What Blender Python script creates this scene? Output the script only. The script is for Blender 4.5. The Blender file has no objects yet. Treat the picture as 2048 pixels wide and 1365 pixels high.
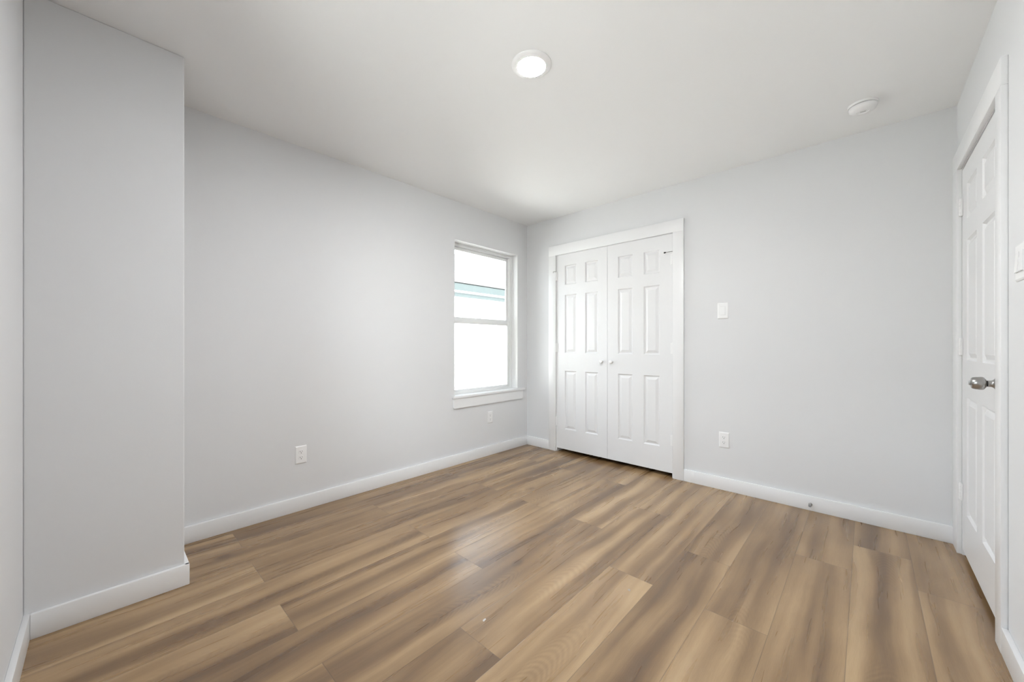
import bpy, bmesh, math, random
from mathutils import Vector, Matrix
R = math.radians
random.seed(7)
SC = bpy.context.scene
C = SC.collection

# ------------------------------------------------------------------ camera
cd = bpy.data.cameras.new('camera'); cam = bpy.data.objects.new('camera', cd); C.objects.link(cam)
cam.location = (2.7797, -3.2362, 1.1082)
cam.rotation_euler = (R(90), 0, R(42.912))
cd.sensor_width = 36.0; cd.lens = 761.92/2048*36.0
cd.shift_y = 7.64/2048; cd.clip_start = 0.02; cd.clip_end = 200
SC.camera = cam

# ------------------------------------------------------------------ world, sun, exposure
w = bpy.data.worlds.new('sky'); SC.world = w; w.use_nodes = True
wn = w.node_tree.nodes; wl = w.node_tree.links; wn.clear()
sky = wn.new('ShaderNodeTexSky'); sky.sky_type = 'NISHITA'; sky.sun_disc = False
sky.sun_elevation = R(52); sky.sun_rotation = R(100); sky.air_density = 1.0; sky.dust_density = 3.0
hs = wn.new('ShaderNodeHueSaturation'); hs.inputs['Saturation'].default_value = 0.35
bg = wn.new('ShaderNodeBackground'); bg.inputs["Strength"].default_value = 2.0
wo = wn.new('ShaderNodeOutputWorld')
wl.new(sky.outputs[0], hs.inputs['Color']); wl.new(hs.outputs[0], bg.inputs['Color']); wl.new(bg.outputs[0], wo.inputs['Surface'])
sl = bpy.data.lights.new('sun', 'SUN'); sun = bpy.data.objects.new('sun', sl); C.objects.link(sun)
sl.energy = 18.0; sl.angle = R(1.5); sl.color = (1.0, 0.97, 0.92)
sun.location = (6, -4, 12)
sun.rotation_euler = Vector((-0.62, -0.05, -0.95)).to_track_quat('-Z', 'Y').to_euler()   # shines from behind the house onto the neighbour
LAMP = 630.0
vs = SC.view_settings
SC.display_settings.display_device = 'sRGB'
vs.view_transform = 'Standard'; vs.look = 'None'; vs.exposure = 0.10; vs.gamma = 1.0; vs.use_curve_mapping = False

# ------------------------------------------------------------------ dimensions (metres)
W, H, YN = 3.1504, 2.44, -3.4378          # right wall x, ceiling z, near wall y
XC, YC = 0.4695, -2.9774                  # boxed-out chase in the near left corner
TB, HB = 0.017, 0.095                     # baseboard
T = 0.14                                  # wall thickness

# ------------------------------------------------------------------ materials
def mat(name, col, rough=0.5, metal=0.0, spec=0.5, bump=None, bscale=0.0, bdist=0.0005, var=0.0):
    m = bpy.data.materials.new(name); m.use_nodes = True
    nt = m.node_tree; b = nt.nodes['Principled BSDF']
    b.inputs['Base Color'].default_value = (*col, 1); b.inputs['Roughness'].default_value = rough
    b.inputs['Metallic'].default_value = metal; b.inputs['Specular IOR Level'].default_value = spec
    if bump:
        tc = nt.nodes.new('ShaderNodeTexCoord'); n = nt.nodes.new('ShaderNodeTexNoise')
        n.inputs['Scale'].default_value = bscale; n.inputs['Detail'].default_value = 3
        bp = nt.nodes.new('ShaderNodeBump'); bp.inputs['Strength'].default_value = bump; bp.inputs['Distance'].default_value = bdist
        nt.links.new(tc.outputs['Object'], n.inputs['Vector']); nt.links.new(n.outputs['Fac'], bp.inputs['Height'])
        nt.links.new(bp.outputs['Normal'], b.inputs['Normal'])
        if var:
            n2 = nt.nodes.new('ShaderNodeTexNoise'); n2.inputs['Scale'].default_value = 1.7; n2.inputs['Detail'].default_value = 4
            mr = nt.nodes.new('ShaderNodeMapRange'); mr.inputs['To Min'].default_value = 1-var; mr.inputs['To Max'].default_value = 1+var
            mx = nt.nodes.new('ShaderNodeMix'); mx.data_type = 'RGBA'; mx.blend_type = 'MULTIPLY'; mx.inputs['Factor'].default_value = 1
            mx.inputs['A'].default_value = (*col, 1)
            nt.links.new(tc.outputs['Object'], n2.inputs['Vector']); nt.links.new(n2.outputs['Fac'], mr.inputs['Value'])
            nt.links.new(mr.outputs['Result'], mx.inputs['B']); nt.links.new(mx.outputs['Result'], b.inputs['Base Color'])
    return m

M = {}
M['wall'] = mat('pale_grey_wall_paint', (0.785, 0.790, 0.800), 0.62, spec=0.3, bump=0.25, bscale=140, var=0.012)
M['ceil'] = mat('white_ceiling_paint', (0.915, 0.918, 0.92), 0.75, spec=0.2, bump=0.2, bscale=110, var=0.01)
M['trim'] = mat('white_semigloss_trim', (0.885, 0.888, 0.893), 0.32, bump=0.08, bscale=60)
M['door'] = mat('white_door_paint', (0.845, 0.848, 0.855), 0.36, bump=0.12, bscale=90)
M['vinyl'] = mat('white_window_vinyl', (0.88, 0.89, 0.885), 0.35, bump=0.05, bscale=40)
M['plastic'] = mat('white_plastic', (0.92, 0.92, 0.92), 0.3, bump=0.03, bscale=80)
M['slot'] = mat('dark_slot', (0.03, 0.03, 0.03), 0.6)
M['groove'] = mat('grey_groove', (0.33, 0.33, 0.33), 0.6)
M['nickel'] = mat('brushed_nickel', (0.46, 0.455, 0.445), 0.28, metal=1.0, bump=0.1, bscale=300, bdist=0.0002)
M['steel'] = mat('zinc_hardware', (0.42, 0.41, 0.40), 0.35, metal=1.0)
M['rubber'] = mat('dark_rubber', (0.05, 0.05, 0.05), 0.7)
M['speck'] = mat('dried_white_paint', (0.62, 0.60, 0.57), 0.5)
M['speck2'] = mat('worn_white_paint', (0.42, 0.37, 0.33), 0.5)
M['siding'] = mat('white_neighbour_siding', (0.48, 0.48, 0.47), 0.7)
M['teal'] = mat('teal_painted_board', (0.0225, 0.0325, 0.034), 0.6, bump=0.1, bscale=20)
M['concrete'] = mat('pale_concrete', (0.62, 0.61, 0.59), 0.9, bump=0.3, bscale=12, var=0.05)
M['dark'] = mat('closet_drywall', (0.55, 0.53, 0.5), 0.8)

def glass():
    m = bpy.data.materials.new('window_glass'); m.use_nodes = True; nt = m.node_tree; nt.nodes.clear()
    o = nt.nodes.new('ShaderNodeOutputMaterial'); mx = nt.nodes.new('ShaderNodeMixShader')
    t = nt.nodes.new('ShaderNodeBsdfTransparent'); t.inputs[0].default_value = (0.96, 0.985, 0.975, 1)
    g = nt.nodes.new('ShaderNodeBsdfGlossy'); g.inputs['Roughness'].default_value = 0.01
    f = nt.nodes.new('ShaderNodeFresnel'); f.inputs[0].default_value = 1.3
    nt.links.new(f.outputs[0], mx.inputs[0]); nt.links.new(t.outputs[0], mx.inputs[1]); nt.links.new(g.outputs[0], mx.inputs[2])
    nt.links.new(mx.outputs[0], o.inputs['Surface']); return m
M['glass'] = glass()

def shingles():
    m = bpy.data.materials.new('pale_roof_shingles'); m.use_nodes = True; nt = m.node_tree; b = nt.nodes['Principled BSDF']
    tc = nt.nodes.new('ShaderNodeTexCoord'); br = nt.nodes.new('ShaderNodeTexBrick')
    uv = nt.nodes.new('ShaderNodeUVMap'); uv.uv_map = 'UVMap'
    br.inputs['Color1'].default_value = (0.034, 0.034, 0.0337, 1); br.inputs['Color2'].default_value = (0.040, 0.040, 0.0397, 1)
    br.inputs['Mortar'].default_value = (0.026, 0.026, 0.0258, 1); br.inputs['Scale'].default_value = 1.0
    br.inputs['Mortar Size'].default_value = 0.006; br.inputs['Brick Width'].default_value = 0.30; br.inputs['Row Height'].default_value = 0.14
    nt.links.new(uv.outputs[0], br.inputs['Vector']); nt.links.new(br.outputs['Color'], b.inputs['Base Color'])
    b.inputs['Roughness'].default_value = 0.9; return m
M['shingle'] = shingles()

def emis(name, s):
    m = bpy.data.materials.new(name); m.use_nodes = True; b = m.node_tree.nodes['Principled BSDF']
    b.inputs['Base Color'].default_value = (0.9, 0.9, 0.9, 1)
    b.inputs['Emission Color'].default_value = (0.975, 0.985, 1.0, 1); b.inputs['Emission Strength'].default_value = s; return m
M['lamp'] = emis('lit_diffuser', LAMP)

def floor_mat():
    m = bpy.data.materials.new('oak_vinyl_planks'); m.use_nodes = True; nt = m.node_tree; N = nt.nodes; L = nt.links
    b = N['Principled BSDF']
    def math_(op, a, bb=None, c=None):
        n = N.new('ShaderNodeMath'); n.operation = op
        for i, v in enumerate((a, bb, c)):
            if v is None: continue
            if isinstance(v, (int, float)): n.inputs[i].default_value = v
            else: L.new(v, n.inputs[i])
        return n.outputs[0]
    g = N.new('ShaderNodeUVMap'); g.uv_map = 'grain'
    p = N.new('ShaderNodeUVMap'); p.uv_map = 'plank'
    at = N.new('ShaderNodeAttribute'); at.attribute_name = 'tone'
    def mapped(sx, sy, off=(0, 0, 0), src=None):
        mp = N.new('ShaderNodeMapping'); mp.inputs['Scale'].default_value = (sx, sy, 1); mp.inputs['Location'].default_value = off
        L.new(src or g.outputs[0], mp.inputs['Vector']); return mp.outputs[0]
    def noise(vec, scale=1, detail=4, rough=0.5, dist=0.0):
        n = N.new('ShaderNodeTexNoise'); n.inputs['Scale'].default_value = scale; n.inputs['Detail'].default_value = detail
        n.inputs['Roughness'].default_value = rough; n.inputs['Distortion'].default_value = dist
        L.new(vec, n.inputs['Vector']); return n.outputs['Fac']
    # metric warp so the streaks wander a little without folding
    wa = noise(mapped(2.2, 1.1, (11, 3, 0)), detail=2, rough=0.5)
    wv = N.new('ShaderNodeCombineXYZ'); L.new(math_('MULTIPLY', math_('SUBTRACT', wa, 0.5), 0.10), wv.inputs[0])
    va = N.new('ShaderNodeVectorMath'); va.operation = 'ADD'; L.new(g.outputs[0], va.inputs[0]); L.new(wv.outputs[0], va.inputs[1])
    wp = va.outputs[0]
    big = noise(mapped(11.0, 0.45, src=wp), detail=2, rough=0.4)                  # bands a few centimetres wide
    mid = noise(mapped(34, 1.3, (3, 7, 0), src=wp), detail=2.5, rough=0.5)
    patch = noise(mapped(5.0, 2.2, (7, 3, 0)), detail=2, rough=0.5)               # clouding along the board
    fine = noise(mapped(430, 16, (1, 2, 0), src=wp), detail=2, rough=0.5)
    pores = noise(mapped(520, 22, (5, 2, 0)), detail=2, rough=0.6)
    sp = N.new('ShaderNodeSeparateXYZ'); L.new(p.outputs[0], sp.inputs[0])
    # cathedral figure: nested arches along the middle of some boards
    cu = math_('SUBTRACT', math_('ADD', sp.outputs[0], math_('MULTIPLY', math_('SUBTRACT', wa, 0.5), 0.16)), PW/2)
    arch = math_('MULTIPLY_ADD', math_('MULTIPLY', cu, cu), 34.0, sp.outputs[1])
    arch = math_('ADD', arch, math_('ADD', math_('MULTIPLY', patch, 0.20), math_('MULTIPLY', mid, 0.03)))
    rings = math_('SINE', math_('MULTIPLY', arch, 2*math.pi*30))
    rm1 = N.new('ShaderNodeMapRange'); rm1.inputs['From Min'].default_value = 0.57; rm1.inputs['From Max'].default_value = 0.70
    L.new(noise(mapped(1.5, 1.5, (2, 5, 0)), detail=0), rm1.inputs['Value'])
    rm2 = N.new('ShaderNodeMapRange'); rm2.inputs['From Min'].default_value = 0.025; rm2.inputs['From Max'].default_value = 0.055
    rm2.inputs['To Min'].default_value = 1.0; rm2.inputs['To Max'].default_value = 0.0
    L.new(math_('ABSOLUTE', cu), rm2.inputs['Value'])
    rings = math_('MULTIPLY', rings, math_('MULTIPLY', rm1.outputs[0], rm2.outputs[0]))
    # knots
    vo = N.new('ShaderNodeTexVoronoi'); vo.inputs['Scale'].default_value = 1.0; vo.inputs['Randomness'].default_value = 1.0
    L.new(mapped(4.5, 2.6, (0.3, 0.4, 0)), vo.inputs['Vector'])
    kd = N.new('ShaderNodeMapRange'); kd.interpolation_type = 'SMOOTHERSTEP'
    kd.inputs['From Min'].default_value = 0.0; kd.inputs['From Max'].default_value = 0.15
    kd.inputs['To Min'].default_value = 1.0; kd.inputs['To Max'].default_value = 0.0
    L.new(math_('ADD', vo.outputs['Distance'], math_('MULTIPLY', math_('SUBTRACT', noise(mapped(60, 25)), 0.5), 0.07)), kd.inputs['Value'])
    vc = N.new('ShaderNodeSeparateColor'); L.new(vo.outputs['Color'], vc.inputs[0])
    knot = math_('MULTIPLY', kd.outputs[0], math_('GREATER_THAN', vc.outputs[0], 0.6))
    s = math_('ADD', math_('MULTIPLY', math_('SUBTRACT', big, 0.5), 1.6), 0.5)
    s = math_('ADD', s, math_('MULTIPLY', math_('SUBTRACT', mid, 0.5), 0.40))
    s = math_('ADD', s, math_('MULTIPLY', math_('SUBTRACT', patch, 0.5), 0.45))
    s = math_('ADD', s, math_('MULTIPLY', math_('SUBTRACT', fine, 0.5), 0.16))
    s = math_('ADD', s, math_('MULTIPLY', rings, 0.06))
    s = math_('ADD', s, math_('MULTIPLY', math_('SUBTRACT', at.outputs['Fac'], 0.5), 0.20))
    s = math_('SUBTRACT', s, math_('MULTIPLY', knot, 0.36))
    cr = N.new('ShaderNodeValToRGB'); e = cr.color_ramp.elements
    e[0].position = 0.02; e[0].color = (0.118, 0.064, 0.027, 1)
    e[1].position = 0.98; e[1].color = (0.52, 0.362, 0.195, 1)
    for pos, c in ((0.28, (0.188, 0.108, 0.047, 1)), (0.48, (0.278, 0.170, 0.078, 1)), (0.70, (0.385, 0.250, 0.125, 1))):
        x = e.new(pos); x.color = c
    L.new(s, cr.inputs[0])
    # small light and dark pores
    pr = N.new('ShaderNodeMapRange'); pr.inputs['From Min'].default_value = 0.3; pr.inputs['From Max'].default_value = 0.7
    pr.inputs['To Min'].default_value = 0.96; pr.inputs['To Max'].default_value = 1.04; L.new(pores, pr.inputs['Value'])
    mx = N.new('ShaderNodeMix'); mx.data_type = 'RGBA'; mx.blend_type = 'MULTIPLY'; mx.inputs['Factor'].default_value = 1
    L.new(cr.outputs[0], mx.inputs['A']); L.new(pr.outputs[0], mx.inputs['B'])
    # joints: distance to plank edge, u in 0..w, v in 0..length
    du = math_('MINIMUM', sp.outputs[0], math_('SUBTRACT', PW, sp.outputs[0]))
    dv = math_('MINIMUM', sp.outputs[1], math_('SUBTRACT', PL, sp.outputs[1]))
    def edge(d, wdt):
        mr = N.new('ShaderNodeMapRange'); mr.interpolation_type = 'SMOOTHSTEP'
        mr.inputs['From Min'].default_value = 0.0; mr.inputs['From Max'].default_value = wdt
        mr.inputs['To Min'].default_value = 1.0; mr.inputs['To Max'].default_value = 0.0; L.new(d, mr.inputs['Value']); return mr.outputs[0]
    eu = edge(du, 0.0022); ev = edge(dv, 0.0026)
    joint = math_('MAXIMUM', eu, ev)
    m2 = N.new('ShaderNodeMix'); m2.data_type = 'RGBA'; m2.inputs['B'].default_value = (0.10, 0.063, 0.038, 1)
    L.new(math_('MULTIPLY', joint, 0.6), m2.inputs['Factor']); L.new(mx.outputs['Result'], m2.inputs['A'])
    L.new(m2.outputs['Result'], b.inputs['Base Color'])
    rr = N.new('ShaderNodeMapRange'); rr.inputs['To Min'].default_value = 0.25; rr.inputs['To Max'].default_value = 0.31
    L.new(mid, rr.inputs['Value']); L.new(rr.outputs[0], b.inputs['Roughness'])
    b.inputs['Specular IOR Level'].default_value = 0.95
    bh = math_('SUBTRACT', math_('MULTIPLY', fine, 0.25), joint)
    bp = N.new('ShaderNodeBump'); bp.inputs['Strength'].default_value = 0.25; bp.inputs['Distance'].default_value = 0.0008
    L.new(bh, bp.inputs['Height']); L.new(bp.outputs[0], b.inputs['Normal'])
    return m
PW, PL = 0.2225, 1.525
M['floor'] = floor_mat()

# ------------------------------------------------------------------ mesh helpers
def box(bm, x0, x1, y0, y1, z0, z1, bev=0.0, seg=1, mi=0):
    vs_ = [bm.verts.new((x, y, z)) for x in (x0, x1) for y in (y0, y1) for z in (z0, z1)]
    fs = [bm.faces.new([vs_[i] for i in f]) for f in ((0,1,3,2),(4,6,7,5),(0,4,5,1),(2,3,7,6),(0,2,6,4),(1,5,7,3))]
    for f in fs: f.material_index = mi
    if bev:
        es = list({e for f in fs for e in f.edges})
        bmesh.ops.bevel(bm, geom=es, offset=bev, segments=seg, profile=0.5, affect='EDGES')

def lathe(bm, prof, axis='z', n=32, org=(0, 0, 0), cap=True):
    """prof: list of (radius, height); axis the outward direction."""
    ring = []
    def P(r, h, a):
        c, s = math.cos(a)*r, math.sin(a)*r
        v = {'z': (c, s, h), '-z': (c, s, -h), 'x': (h, c, s), '-x': (-h, c, s), 'y': (c, h, s), '-y': (c, -h, s)}[axis]
        return (v[0]+org[0], v[1]+org[1], v[2]+org[2])
    for r, h in prof:
        if r < 1e-6: ring.append([bm.verts.new(P(0, h, 0))])
        else: ring.append([bm.verts.new(P(r, h, 2*math.pi*i/n)) for i in range(n)])
    for a, b_ in zip(ring, ring[1:]):
        for i in range(n):
            j = (i+1) % n
            if len(a) == 1 and len(b_) == 1: continue
            if len(a) == 1: bm.faces.new((a[0], b_[i], b_[j]))
            elif len(b_) == 1: bm.faces.new((a[i], b_[0], a[j]))
            else: bm.faces.new((a[i], b_[i], b_[j], a[j]))
    if cap:
        for r_ in (ring[0], ring[-1]):
            if len(r_) > 1: bm.faces.new(r_)

def tube(bm, pts, r, n=10):
    pts = [Vector(p) for p in pts]; rings = []
    rs = r if isinstance(r, (list, tuple)) else [r]*len(pts)
    for i, p in enumerate(pts):
        d = (pts[min(i+1, len(pts)-1)] - pts[max(i-1, 0)]).normalized()
        u = d.cross(Vector((0, 0, 1)));  u = d.cross(Vector((1, 0, 0))) if u.length < 0.1 else u
        u.normalize(); v = d.cross(u)
        rings.append([bm.verts.new(p + (u*math.cos(2*math.pi*k/n) + v*math.sin(2*math.pi*k/n))*rs[i]) for k in range(n)])
    for a, b_ in zip(rings, rings[1:]):
        for k in range(n): bm.faces.new((a[k], a[(k+1) % n], b_[(k+1) % n], b_[k]))
    bm.faces.new(rings[0]); bm.faces.new(rings[-1])

def obj(name, bm, m, parent=None, smooth=False, loc=None):
    bmesh.ops.recalc_face_normals(bm, faces=bm.faces[:])
    me = bpy.data.meshes.new(name); bm.to_mesh(me); bm.free()
    for mm in (m if isinstance(m, (list, tuple)) else [m]): me.materials.append(mm)
    if smooth:
        for pl in me.polygons: pl.use_smooth = True
        me.set_sharp_from_angle(angle=R(35))
    o = bpy.data.objects.new(name, me); C.objects.link(o)
    if parent: o.parent = parent
    if loc: o.location = loc
    return o

def BM(): return bmesh.new()
def tag(o, label, cat, group=None, kind=None):
    o['label'] = label; o['category'] = cat
    if group: o['group'] = group
    if kind: o['kind'] = kind
    return o
def empty(name, loc=(0, 0, 0), rz=0.0):
    o = bpy.data.objects.new(name, None); C.objects.link(o); o.location = loc; o.rotation_euler = (0, 0, rz)
    o.empty_display_size = 0.05; return o
def copy_tree(o, parent=None):
    c = o.copy(); C.objects.link(c)
    if parent: c.parent = parent
    for ch in list(o.children): copy_tree(ch, c)
    return c

# ------------------------------------------------------------------ shell
WY0, WY1, WZ0, WZ1 = -1.026, -0.158, 0.628, 2.085          # window opening
bm = BM()                                                  # window wall
box(bm, -T, 0, YN-T, WY0, 0, H); box(bm, -T, 0, WY1, T, 0, H)
box(bm, -T, 0, WY0, WY1, 0, WZ0); box(bm, -T, 0, WY0, WY1, WZ1, H)
tag(obj('wall_left', bm, M['wall']), 'long pale grey wall with the window in it', 'wall', kind='structure')
CX0, CX1, CZ1 = 0.402, 1.608, 2.046                        # closet opening
bm = BM()
box(bm, 0, CX0, 0, 0.115, 0, H); box(bm, CX1, W, 0, 0.115, 0, H); box(bm, CX0, CX1, 0, 0.115, CZ1, H)
tag(obj('wall_far', bm, M['wall']), 'pale grey wall holding the double closet doors', 'wall', kind='structure')
EY0, EY1, EZ1 = -0.966, -0.141, 2.04                       # entry door opening
bm = BM()
box(bm, W, W+0.115, YN-T, EY0, 0, H); box(bm, W, W+0.115, EY1, 0.115, 0, H); box(bm, W, W+0.115, EY0, EY1, EZ1, H)
tag(obj('wall_right', bm, M['wall']), 'pale grey wall at the right edge holding the single door', 'wall', kind='structure')
NX = 1.30; WWD = WY1-WY0                                # opening for the added fill window behind the camera
bm = BM()
box(bm, 0, NX, YN-T, YN, 0, H); box(bm, NX+WWD, W, YN-T, YN, 0, H)
box(bm, NX, NX+WWD, YN-T, YN, 0, WZ0); box(bm, NX, NX+WWD, YN-T, YN, WZ1, H)
tag(obj('wall_near', bm, M['wall']), 'narrow strip of grey wall at the left edge of the photo', 'wall', kind='structure')
bm = BM(); box(bm, 0, XC, YN, YC, 0, H)
o = obj('wall_chase', bm, M['wall'])
bv = o.modifiers.new('bullnose', 'BEVEL'); bv.width = 0.004; bv.segments = 2
tag(o, 'pale grey boxed-out wall corner projecting in the left foreground', 'wall', kind='structure')
bm = BM(); box(bm, -T, W+0.115, YN-T, 0.115, H, H+0.2)
tag(obj('ceiling', bm, M['ceil']), 'smooth white ceiling', 'ceiling', kind='structure')
# recesses behind the doors
bm = BM()
box(bm, 0.1, 1.9, 0.70, 0.75, 0, H); box(bm, 0.05, 0.1, 0.115, 0.75, 0, H); box(bm, 1.9, 1.95, 0.115, 0.75, 0, H)
box(bm, 0.05, 1.95, 0.115, 0.75, H, H+0.05)
tag(obj('wall_closet', bm, M['dark']), 'dark closet walls behind the double doors', 'wall', kind='structure')
bm = BM()  # unseen shell, added so no daylight leaks in under the single door
box(bm, W+0.7, W+0.75, -1.5, 0.3, 0, H); box(bm, W+0.115, W+0.75, 0.25, 0.3, 0, H); box(bm, W+0.115, W+0.75, -1.5, -1.45, 0, H)
box(bm, W+0.115, W+0.75, -1.5, 0.3, H, H+0.05)
tag(obj('wall_light_block', bm, M['dark']), 'added shell behind the single door that blocks daylight', 'wall', kind='structure')

# floor: one mesh, every plank a face strip with its own grain offset
def make_floor():
    joints = {0: -0.73, 1: -1.93, 2: -0.735, 3: -1.513, 4: -1.10, 5: -1.507, 6: -0.757, 7: -1.19, 8: -0.43, 9: -1.195,
              10: -0.43, 11: -1.195, 12: -1.958, 13: -1.19, 14: -0.5, -1: -1.6, -2: -0.9, -3: -1.3, -4: -0.4}
    bm = BM(); g = bm.loops.layers.uv.new('grain'); p = bm.loops.layers.uv.new('plank')
    tn = bm.faces.layers.float.new('tone')
    rnd = random.Random(21)
    for k in range(-4, 15):
        x1 = 2.95 - PW*(k-1); x0 = x1 - PW
        j = joints[k]; y = j - 2*PL
        while y < 0.8:
            a, b_ = max(y, YN-T), min(y+PL, 0.75)
            cx0, cx1 = max(x0, -0.02), min(x1, W+0.75)
            ox, oy, t = rnd.uniform(0, 50), rnd.uniform(0, 50), rnd.random()
            if b_ > a and cx1 > cx0:
                vv = [bm.verts.new(c) for c in ((cx0, a, 0), (cx1, a, 0), (cx1, b_, 0), (cx0, b_, 0))]
                f = bm.faces.new(vv); f[tn] = t
                for l in f.loops:
                    X, Y = l.vert.co.x, l.vert.co.y
                    l[g].uv = (X-x0+ox, Y-y+oy); l[p].uv = (X-x0, Y-y)
            y += PL
    # underside, so the floor has thickness
    x0, x1, y0, y1 = -0.02, W+0.75, YN-T, 0.75
    q = [bm.verts.new(c) for c in ((x0, y0, -0.1), (x1, y0, -0.1), (x1, y1, -0.1), (x0, y1, -0.1))]
    t_ = [bm.verts.new(c) for c in ((x0, y0, -1e-4), (x1, y0, -1e-4), (x1, y1, -1e-4), (x0, y1, -1e-4))]
    bm.faces.new(q[::-1])
    for i in range(4): bm.faces.new((q[i], q[(i+1) % 4], t_[(i+1) % 4], t_[i]))
    me = bpy.data.meshes.new('floor'); bm.to_mesh(me); bm.free(); me.materials.append(M['floor'])
    o = bpy.data.objects.new('floor', me); C.objects.link(o); return o
tag(make_floor(), 'brown oak-look plank floor', 'floor', kind='structure')

# baseboards
def base(name, label, segs):
    bm = BM()
    for x0, x1, y0, y1 in segs: box(bm, x0, x1, y0, y1, 0, HB, 0.0025, 2)
    tag(obj(name, bm, M['trim'], smooth=True), label, 'baseboard', kind='structure')
base('baseboard_left', 'white baseboard under the window wall', [(0, TB, YC, 0)])
base('baseboard_far', 'white baseboard left and right of the closet doors', [(TB, 0.3165, -TB, 0), (1.6925, W, -TB, 0)])
base('baseboard_right', 'white baseboard in the bottom right corner', [(W-TB, W, YN+TB, -1.0425)])
base('baseboard_near', 'white baseboard in the bottom left corner', [(XC, W, YN, YN+TB)])
base('baseboard_chase', 'white baseboard wrapping the boxed-out wall corner', [(XC, XC+TB, YN+TB, YC+TB), (TB, XC+TB-0.001, YC, YC+TB)])

# casings
def casing(name, label, boxes, bev=0.002):
    bm = BM()
    for b_ in boxes: box(bm, *b_, bev, 2)
    return tag(obj(name, bm, M['trim'], smooth=True), label, 'door trim', kind='structure')
casing('trim_1', 'flat white casing around the double closet doors',
       [(0.317, 0.4075, -0.018, 0, 0, 2.040), (1.6045, 1.692, -0.018, 0, 0, 2.040), (0.317, 1.692, -0.018, 0, 2.040, 2.143)])
casing('trim_2', 'flat white casing around the single door on the right',
       [(W-0.018, W, -0.140, -0.0005, HB*0+0.0, 2.040), (W-0.018, W, -1.042, -0.963, 0, 2.040), (W-0.018, W, -1.042, -0.0005, 2.040, 2.143)])
# jamb linings
bm = BM()
box(bm, CX0, CX0+0.012, 0.0, 0.115, 0, CZ1-0.008); box(bm, CX1-0.012, CX1, 0.0, 0.115, 0, CZ1-0.008); box(bm, CX0, CX1, 0.0, 0.115, CZ1-0.008, CZ1)
tag(obj('trim_3', bm, M['trim']), 'white jamb inside the closet doorway', 'door trim', kind='structure')
bm = BM()
box(bm, W, W+0.115, EY1-0.0045, EY1, 0, EZ1-0.004); box(bm, W, W+0.115, EY0, EY0+0.0035, 0, EZ1-0.004); box(bm, W, W+0.115, EY0, EY1, EZ1-0.004, EZ1)
box(bm, W+0.040, W+0.052, EY1-0.016, EY1-0.0045, 0, EZ1-0.004); box(bm, W+0.040, W+0.052, EY0+0.0035, EY0+0.016, 0, EZ1-0.004)
box(bm, W+0.040, W+0.052, EY0+0.016, EY1-0.016, EZ1-0.016, EZ1-0.004)
tag(obj('trim_4', bm, M['trim']), 'white jamb and stop inside the single doorway', 'door trim', kind='structure')

# ------------------------------------------------------------------ six-panel doors
def leaf(w, z0, z1, cols, rows, th=0.035):
    """front face at y=0 facing -Y, body to y=th; cols/rows give the panel spans."""
    bm = BM()
    xs = sorted({0, w, *[c for cc in cols for c in cc]}); zs = sorted({z0, z1, *[r for rr in rows for r in rr]})
    prof = [(0.0, 0.0), (0.0025, 0.004), (0.007, 0.0100), (0.012, 0.0108), (0.016, 0.0100), (0.034, 0.0022), (0.036, 0.0014)]
    for i in range(len(xs)-1):
        for k in range(len(zs)-1):
            a, b_, c, d = xs[i], xs[i+1], zs[k], zs[k+1]
            if (a, b_) in cols and (c, d) in rows:
                rg = [[bm.verts.new(q) for q in ((a+s, y, c+s), (b_-s, y, c+s), (b_-s, y, d-s), (a+s, y, d-s))] for s, y in prof]
                for p, q in zip(rg, rg[1:]):
                    for n in range(4): bm.faces.new((p[n], p[(n+1) % 4], q[(n+1) % 4], q[n]))
                bm.faces.new(rg[-1])
            else:
                bm.faces.new([bm.verts.new(q) for q in ((a, 0, c), (b_, 0, c), (b_, 0, d), (a, 0, d))])
    for q in (((0,0,z0),(0,th,z0),(0,th,z1),(0,0,z1)), ((w,0,z0),(w,th,z0),(w,th,z1),(w,0,z1)), ((0,th,z0),(w,th,z0),(w,th,z1),(0,th,z1)),
              ((0,0,z0),(w,0,z0),(w,th,z0),(0,th,z0)), ((0,0,z1),(w,0,z1),(w,th,z1),(0,th,z1))):
        bm.faces.new([bm.verts.new(v) for v in q])
    bmesh.ops.remove_doubles(bm, verts=bm.verts[:], dist=1e-5)
    return bm

def hinge(parent, x, z, front, zh=0.089, side=1, label=None):
    """painted butt hinge: knuckle barrel standing proud of the leaf, with leaf plates."""
    bm = BM(); y = -front
    n = 5; g = 0.0008; h = zh/n
    for i in range(n): lathe(bm, [(0.0062, i*h+g), (0.0068, i*h+2*g), (0.0068, (i+1)*h-g), (0.0062, (i+1)*h)], 'z', 14, (x, y, z-zh/2))
    lathe(bm, [(0.0, -0.004), (0.004, -0.003), (0.0045, 0.0)], 'z', 12, (x, y, z-zh/2)); lathe(bm, [(0.0045, 0.0), (0.004, 0.003), (0, 0.004)], 'z', 12, (x, y, z+zh/2))
    box(bm, min(x, x+side*0.016), max(x, x+side*0.016), y+0.001, y+0.0065, z-zh/2, z+zh/2)
    o = obj('hinge', bm, M['plastic'] if label is None else M['trim'], parent, smooth=True)
    return o

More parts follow.
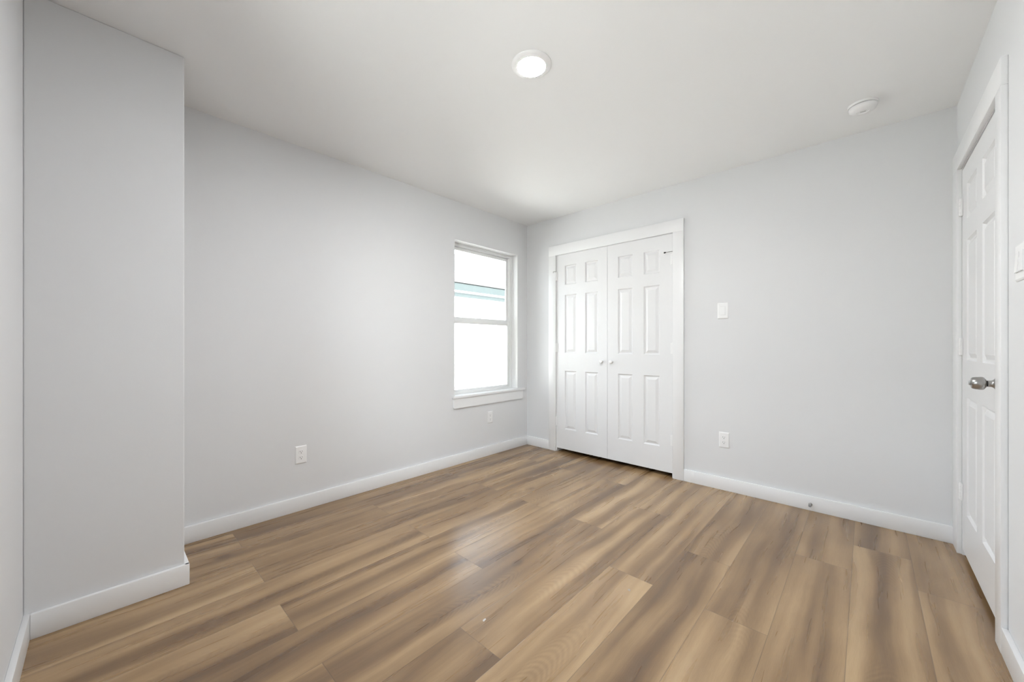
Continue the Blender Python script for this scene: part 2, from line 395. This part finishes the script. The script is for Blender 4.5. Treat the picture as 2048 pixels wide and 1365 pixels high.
ZR = [(0.243, 0.842), (1.024, 1.620), (1.724, 1.920)]
def closet_door(name, label, x0, w, flip):
    e = empty(name, (x0, -0.003, 0)); tag(e, label, 'door', 'double closet doors', 'structure')
    cols = [(0.097, 0.237), (0.340, 0.480)]
    if flip: cols = [(0.106, 0.248), (0.351, 0.492)]
    obj('leaf', leaf(w, 0.037, 2.036, cols, ZR), M['door'], e)
    hx = -0.004 if not flip else w+0.003
    for z in (1.822, 1.078, 0.312):
        hinge(e, hx, z, 0.0065, side=(1 if not flip else -1))
    kx = 0.527 if not flip else 0.047
    k = BM(); lathe(k, [(0.011, 0.0), (0.010, 0.004), (0.0075, 0.008), (0.0075, 0.013), (0.012, 0.017), (0.0165, 0.022), (0.0175, 0.027), (0.0155, 0.032), (0.009, 0.0355), (0, 0.0365)], '-y', 28, (kx, 0, 0.950))
    obj('knob', k, M['plastic'], e, smooth=True)
    return e
dl = closet_door('door_1', 'left white six-panel closet door, next to the window', 0.4165, 0.5805, False)
dr = closet_door('door_2', 'right white six-panel closet door, with the dark hinge stop', 0.9995, 0.5985, True)
# hinge-pin stops on the top hinges
b1 = BM(); tube(b1, [(-0.004, -0.0065, 1.868), (-0.012, -0.016, 1.872), (-0.024, -0.022, 1.874), (-0.034, -0.022, 1.870), (-0.036, -0.020, 1.860)], 0.0022)
obj('hinge_stop', b1, M['steel'], dl, smooth=True)['label'] = 'bent silver hinge-pin stop'
b1 = BM(); tube(b1, [(0.6015, -0.0065, 1.886), (0.590, -0.018, 1.884), (0.565, -0.040, 1.878), (0.553, -0.046, 1.876)], 0.0026)
hs_ = obj('hinge_stop', b1, M['steel'], dr, smooth=True); hs_['label'] = 'dark metal hinge-pin stop'
b1 = BM(); tube(b1, [(0.560, -0.043, 1.877), (0.546, -0.049, 1.874)], [0.0055, 0.0065], 12)
obj('rubber_tip', b1, M['rubber'], hs_, smooth=True)
b1 = BM(); tube(b1, [(0.553, -0.040, 1.8775), (0.536, -0.040, 1.8785)], [0.003, 0.004], 10)
obj('bumper', b1, M['plastic'], hs_, smooth=True)

# single door on the right: local x runs towards the camera, front faces the room
EW = 0.813
ed = empty('door_3', (W+0.002, -0.147, 0), R(-90)); tag(ed, 'white six-panel single door with a brushed nickel knob', 'door', kind='structure')
obj('leaf', leaf(EW, 0.030, 2.030, [(0.115, 0.349), (0.464, 0.698)], [(0.243, 0.842), (1.030, 1.640), (1.745, 1.925)]), M['door'], ed)
for z in (1.833, 1.098, 0.334):
    hg = hinge(ed, -0.002, z, 0.0075, side=1)
kz, kx = 0.956, 0.728
kn = BM(); lathe(kn, [(0.0325, 0.0), (0.0325, 0.0015), (0.030, 0.003), (0.021, 0.006), (0.0145, 0.011), (0.0125, 0.016), (0.0125, 0.024)], '-y', 40, (kx, 0, kz))
rose = obj('rosette', kn, M['nickel'], ed, smooth=True); rose['label'] = 'brushed nickel rosette'
kn = BM(); lathe(kn, [(0.0115, 0.022), (0.0115, 0.0275)], '-y', 32, (kx, 0, kz)); obj('neck_ring', kn, M['rubber'], ed, smooth=True)
kn = BM(); lathe(kn, [(0.0125, 0.027), (0.0165, 0.029), (0.0235, 0.0335), (0.0255, 0.037), (0.0258, 0.042), (0.0245, 0.054), (0.0225, 0.062), (0.0200, 0.0655), (0.008, 0.067), (0, 0.067)], '-y', 40, (kx, 0, kz))
kb = obj('knob', kn, M['nickel'], ed, smooth=True); kb['label'] = 'brushed nickel door knob'
kn = BM(); box(kn, kx-0.0035, kx+0.0035, -0.0725, -0.0665, kz-0.008, kz+0.008, 0.0015, 2); obj('turn_button', kn, M['nickel'], kb, smooth=True)

# ------------------------------------------------------------------ window
wi = empty('window_1', (0, (WY0+WY1)/2, WZ0)); tag(wi, 'white single-hung window looking onto a neighbouring house', 'window', kind='structure')
OY, OZ = -(WY0+WY1)/2, -WZ0
def wpart(name, boxes, m, parent=None, bev=0.0015, label=None):
    bm = BM()
    for x0, x1, y0, y1, z0, z1 in boxes:
        if parent is None or parent is wi: box(bm, x0, x1, y0+OY, y1+OY, z0+OZ, z1+OZ, bev, 2)
        else: box(bm, x0, x1, y0+OY, y1+OY, z0+OZ, z1+OZ, bev, 2)
    o = obj(name, bm, m, parent or wi, smooth=True)
    if label: o['label'] = label
    return o
a, b_, c, d = WY0, WY1, WZ0+0.006, WZ1
FX0, FX1 = -0.139, -0.086
wpart('window_frame', [(FX0, FX1, a, a+0.036, c, d), (FX0, FX1, b_-0.036, b_, c, d), (FX0, FX1, a+0.036, b_-0.036, d-0.030, d), (FX0, FX1, a+0.036, b_-0.036, c, c+0.020)], M['vinyl'])
# glazing stop lips on the frame
wpart('frame_stop', [(FX1-0.006, FX1+0.004, a, a+0.012, c, d), (FX1-0.006, FX1+0.004, b_-0.012, b_, c, d), (FX1-0.006, FX1+0.004, a+0.012, b_-0.012, d-0.012, d)], M['vinyl'])
ya, yb = a+0.036, b_-0.036
up = wpart('upper_sash', [(-0.134, -0.116, ya, ya+0.030, 1.345, d-0.030), (-0.134, -0.116, yb-0.022, yb, 1.345, d-0.030),
                     (-0.134, -0.116, ya+0.030, yb-0.022, d-0.060, d-0.030), (-0.134, -0.116, ya+0.030, yb-0.022, 1.345, 1.378)], M['vinyl'])
lo = wpart('lower_sash', [(-0.113, -0.092, ya, ya+0.030, c+0.020, 1.362), (-0.113, -0.092, yb-0.027, yb, c+0.020, 1.362),
                     (-0.113, -0.092, ya+0.030, yb-0.027, 1.316, 1.362), (-0.113, -0.092, ya+0.030, yb-0.027, c+0.020, c+0.043)], M['vinyl'])
wpart('pane', [(-0.127, -0.123, ya+0.028, yb-0.020, 1.376, d-0.058)], M['glass'], up, bev=0)
wpart('pane', [(-0.105, -0.101, ya+0.028, yb-0.025, c+0.041, 1.318)], M['glass'], lo, bev=0)
lk = wpart('sash_lock', [(-0.108, -0.096, -0.63, -0.57, 1.362, 1.3635), (-0.106, -0.099, -0.606, -0.594, 1.362, 1.372)], M['vinyl'], lo)
# white painted drywall return lining and stool
wpart('return_lining', [(FX1, 0.0004, b_-0.002, b_, WZ0+0.006, d), (FX1, 0.0004, a, a+0.002, WZ0+0.006, d), (FX1, 0.0004, a+0.002, b_-0.002, d-0.002, d)], M['trim'], bev=0)
wpart('window_stool', [(-0.086, 0.0, a, b_, WZ0-0.0, WZ0+0.007), (0.0, 0.028, -1.053, -0.0605, WZ0-0.014, WZ0+0.007)], M['trim'], bev=0.0015, label='white window stool')
bm = BM()                                                   # apron with tapered ends
z0, z1 = 0.520+OZ, 0.614+OZ; y0, y1 = -1.045+OY, -0.086+OY
pr = [(y0+0.006, z0), (y1-0.014, z0), (y1-0.002, z0+0.020), (y1, z1), (y0, z1), (y0, z0+0.012)]
f0 = [bm.verts.new((0.0, y, z)) for y, z in pr]; f1 = [bm.verts.new((0.017, y, z)) for y, z in pr]
bm.faces.new(f0); bm.faces.new(f1)
for i in range(len(pr)): bm.faces.new((f0[i], f0[(i+1) % len(pr)], f1[(i+1) % len(pr)], f1[i]))
bmesh.ops.bevel(bm, geom=[e for e in bm.edges if abs(e.verts[0].co.x-0.017) < 1e-6 and abs(e.verts[1].co.x-0.017) < 1e-6], offset=0.0015, segments=1, affect='EDGES')
obj('apron', bm, M['trim'], wi)['label'] = 'white window apron'

# unseen copy of the window, added behind the camera for daylight fill
w2 = copy_tree(wi); w2.name = 'window_added_fill'; w2.location = (NX+WWD/2, YN, WZ0); w2.rotation_euler = (0, 0, R(90))
w2['label'] = 'unseen window added behind the camera for fill daylight'

# ------------------------------------------------------------------ outlets and switches (front faces -Y in local space)
def plate(w_, h_, th=0.006):
    bm = BM(); hw, hh = w_/2, h_/2
    rg = [[bm.verts.new(q) for q in ((-hw+s, -y, -hh+s), (hw-s, -y, -hh+s), (hw-s, -y, hh-s), (-hw+s, -y, hh-s))] for s, y in ((0, 0), (0, 0.002), (0.0012, 0.0035), (0.006, th))]
    for p, q in zip(rg, rg[1:]):
        for n in range(4): bm.faces.new((p[n], p[(n+1) % 4], q[(n+1) % 4], q[n]))
    bm.faces.new(rg[-1]); bm.faces.new(rg[0])
    return bm
def outlet(loc, rz, label):
    e = empty('power_outlet', loc, rz); tag(e, label, 'outlet', 'duplex outlets low on the walls')
    obj('cover_plate', plate(0.071, 0.118), M['plastic'], e)
    for s in (1, -1):
        bm = BM(); n = 28; pts = []
        for i in range(n):
            a_ = 2*math.pi*i/n; x, z = 0.0172*math.cos(a_), 0.0172*math.sin(a_)
            pts.append((x, max(-0.0138, min(0.0138, z))))
        f0 = [bm.verts.new((x, -0.0055, z+s*0.0195)) for x, z in pts]; f1 = [bm.verts.new((x, -0.0078, z+s*0.0195)) for x, z in pts]
        bm.faces.new(f1)
        for i in range(n): bm.faces.new((f0[i], f0[(i+1) % n], f1[(i+1) % n], f1[i]))
        r_ = obj('receptacle', bm, M['plastic'], e)
        bm = BM()
        box(bm, -0.0078, -0.0056, -0.0083, -0.0070, s*0.0195-0.0005, s*0.0195+0.0075); box(bm, 0.0050, 0.0070, -0.0083, -0.0070, s*0.0195+0.0005, s*0.0195+0.0072)
        lathe(bm, [(0.0026, 0.0070), (0.0026, 0.0083)], '-y', 14, (0, 0, s*0.0195-0.0070))
        obj('socket_slots', bm, M['slot'], r_)
    bm = BM(); lathe(bm, [(0.003, 0.0055), (0.003, 0.0068), (0.0, 0.0070)], '-y', 14, (0, 0, 0)); obj('screw', bm, M['plastic'], e, smooth=True)
    return e
outlet((0, -2.328, 0.371), R(90), 'white outlet on the window wall, the nearest one to the boxed-out corner')
outlet((0, -0.573, 0.378), R(90), 'white outlet low on the wall, directly below the window')
outlet((1.985, 0, 0.381), 0, 'white outlet right of the closet doors, below the light switch')

def rocker(e, cx):
    bm = BM(); box(bm, cx-0.0170, cx+0.0170, -0.0066, -0.0050, -0.0340, 0.0340); obj('switch_frame', bm, M['plastic'], e)
    bm = BM(); box(bm, cx-0.0163, cx+0.0163, -0.0068, -0.0066, -0.0333, 0.0333); obj('gap_line', bm, M['groove'], e)
    bm = BM(); hw, hh = 0.0158, 0.0328                       # tilted paddle, pressed in at the top
    prof = [(-0.0050, -hh), (-0.0116, -hh), (-0.0098, 0.0), (-0.0082, hh), (-0.0050, hh)]
    A_ = [bm.verts.new((cx-hw, y, z)) for y, z in prof]; B_ = [bm.verts.new((cx+hw, y, z)) for y, z in prof]
    bm.faces.new(A_); bm.faces.new(B_[::-1])
    for n in range(5): bm.faces.new((A_[n], B_[n], B_[(n+1) % 5], A_[(n+1) % 5]))
    obj('rocker', bm, M['plastic'], e)
e = empty('light_switch', (1.977, 0, 1.369), 0); tag(e, 'single white rocker switch on the wall right of the closet', 'light switch')
obj('cover_plate', plate(0.075, 0.122), M['plastic'], e); rocker(e, 0)
e = empty('light_switch', (W, -1.213, 1.379), R(-90)); tag(e, 'double white rocker switch cut off by the right edge, beside the single door', 'light switch')
obj('cover_plate', plate(0.117, 0.122), M['plastic'], e); rocker(e, -0.023); rocker(e, 0.023)

# ------------------------------------------------------------------ door stop on the baseboard
e = empty('door_stop', (2.507, -TB, 0.043)); tag(e, 'small grey metal door stop screwed to the baseboard', 'door stop')
bm = BM(); lathe(bm, [(0.0105, 0.0), (0.0105, 0.002), (0.0085, 0.005), (0.006, 0.007), (0.005, 0.016), (0.0048, 0.030)], '-y', 20); obj('base', bm, M['steel'], e, smooth=True)
bm = BM(); lathe(bm, [(0.0075, 0.028), (0.0082, 0.031), (0.0082, 0.039), (0.006, 0.042), (0.0, 0.0425)], '-y', 20); obj('bumper', bm, M['groove'], e, smooth=True)

# ------------------------------------------------------------------ ceiling light
e = empty('ceiling_light', (1.615, -1.848, H)); tag(e, 'round lit recessed-style downlight in the ceiling', 'ceiling light')
bm = BM(); lathe(bm, [(0.094, 0.0), (0.094, 0.003), (0.090, 0.0065), (0.080, 0.0095), (0.070, 0.012), (0.0665, 0.0125), (0.0655, 0.0100), (0.0655, 0.0)], '-z', 64, cap=False)
obj('trim_ring', bm, M['plastic'], e, smooth=True)
bm = BM(); lathe(bm, [(0.0652, 0.0090), (0.0652, 0.0118), (0.055, 0.0135), (0.030, 0.0148), (0.0, 0.0152)], '-z', 64)
obj('diffuser', bm, M['lamp'], e, smooth=True)['label'] = 'glowing white diffuser'

# ------------------------------------------------------------------ smoke detector
e = empty('smoke_detector', (2.766, -0.366, H)); tag(e, 'round white smoke detector on the ceiling', 'smoke detector')
bm = BM(); lathe(bm, [(0.0655, 0.0), (0.0655, 0.009), (0.0640, 0.0105), (0.0600, 0.0105)], '-z', 48); obj('mounting_base', bm, M['plastic'], e, smooth=True)
bm = BM(); lathe(bm, [(0.0560, 0.0100), (0.0560, 0.0135)], '-z', 48, cap=False); obj('vent_groove', bm, M['groove'], e)
bm = BM(); lathe(bm, [(0.0600, 0.0130), (0.0610, 0.0145), (0.0605, 0.022), (0.0560, 0.031), (0.0450, 0.0375), (0.026, 0.0395), (0.0235, 0.0375), (0.0, 0.0375)], '-z', 48); obj('housing', bm, M['plastic'], e, smooth=True)
bm = BM(); lathe(bm, [(0.017, 0.0375), (0.016, 0.0392), (0, 0.0398)], '-z', 32); obj('test_button', bm, M['plastic'], e, smooth=True)
bm = BM(); box(bm, -0.010, 0.012, -0.004, 0.0005, -0.0402, -0.037); obj('sounder_slot', bm, M['groove'], e)

# ------------------------------------------------------------------ dried paint specks on the floor
def speck(x, y, rx, ry, rot, label, m='speck'):
    bm = BM(); n = 12; rr = random.Random(int(x*1000)); v = []
    for i in range(n):
        a_ = 2*math.pi*i/n; k = rr.uniform(0.7, 1.15)
        v.append(((rx*k*math.cos(a_))*math.cos(rot) - (ry*k*math.sin(a_))*math.sin(rot), (rx*k*math.cos(a_))*math.sin(rot) + (ry*k*math.sin(a_))*math.cos(rot)))
    lo_ = [bm.verts.new((p, q, 0)) for p, q in v]; hi = [bm.verts.new((p*0.85, q*0.85, 0.0007)) for p, q in v]
    bm.faces.new(hi); bm.faces.new(lo_)
    for i in range(n): bm.faces.new((lo_[i], lo_[(i+1) % n], hi[(i+1) % n], hi[i]))
    o = obj('paint_speck', bm, M[m], loc=(x, y, 0.0001)); tag(o, label, 'paint speck', 'dried paint specks')
speck(1.654, -2.19, 0.0055, 0.010, 0.3, 'small white paint speck on the floor nearest the camera')
speck(1.996, -1.616, 0.0065, 0.009, 0.9, 'faint white paint speck on the floor, right of the other one', 'speck2')

# ------------------------------------------------------------------ outside
bm = BM(); box(bm, -14, 14, -18, 16, -0.45, -0.35)
tag(obj('ground', bm, M['concrete']), 'pale concrete ground outside the windows', 'ground', kind='structure')
nb = empty('neighbour_house', (-5.5, 1.0, -0.35)); tag(nb, 'white neighbouring house with teal eaves and pale shingle roof, through the window', 'house')
nx, ny, nz = 5.5, -1.0, 0.35
bm = BM(); box(bm, -8.0+nx, -3.27+nx, -7+ny, 11+ny, 0, 2.19+nz); obj('wall', bm, M['siding'], nb)
bm = BM(); box(bm, -3.27+nx, -3.255+nx, -7+ny, 11+ny, 2.085+nz, 2.165+nz); obj('frieze_board', bm, M['teal'], nb)['label'] = 'teal frieze board'
bm = BM(); box(bm, -3.27+nx, -3.222+nx, -7.3+ny, 11.3+ny, 2.19+nz, 2.205+nz); obj('soffit', bm, M['siding'], nb)
bm = BM(); box(bm, -3.246+nx, -3.222+nx, -7.3+ny, 11.3+ny, 2.205+nz, 2.355+nz); obj('fascia', bm, M['teal'], nb)['label'] = 'teal fascia board'
bm = BM(); uvl = bm.loops.layers.uv.new('UVMap')
xe, ze, xr, zr = -3.212, 2.365, -7.0, 2.365+3.81*math.tan(R(24)); xb = -10.8
def quad(pts, uvs):
    f = bm.faces.new([bm.verts.new((x+nx, y+ny, z+nz)) for x, y, z in pts])
    for l, u in zip(f.loops, uvs): l[uvl].uv = u
LS = 3.81/math.cos(R(24))
quad([(xe, -7.3, ze), (xe, 11.3, ze), (xr, 11.3, zr), (xr, -7.3, zr)], [(0, 0), (18.6, 0), (18.6, LS), (0, LS)])
quad([(xr, -7.3, zr), (xr, 11.3, zr), (xb, 11.3, ze), (xb, -7.3, ze)], [(0, 0), (18.6, 0), (18.6, LS), (0, LS)])
for yy in (-7.3, 11.3): quad([(xe, yy, ze), (xr, yy, zr), (xb, yy, ze)], [(0, 0), (1, 1), (2, 0)])
quad([(xe, -7.3, ze-0.01), (xe, 11.3, ze-0.01), (xb, 11.3, ze-0.01), (xb, -7.3, ze-0.01)], [(0, 0)]*4)
obj('roof', bm, M['shingle'], nb)
bm = BM(); box(bm, -3.72+nx, -3.42+nx, 1.78+ny, 2.16+ny, 2.45+nz, 2.66+nz, 0.01); obj('roof_vent', bm, M['siding'], nb)['label'] = 'white roof vent'
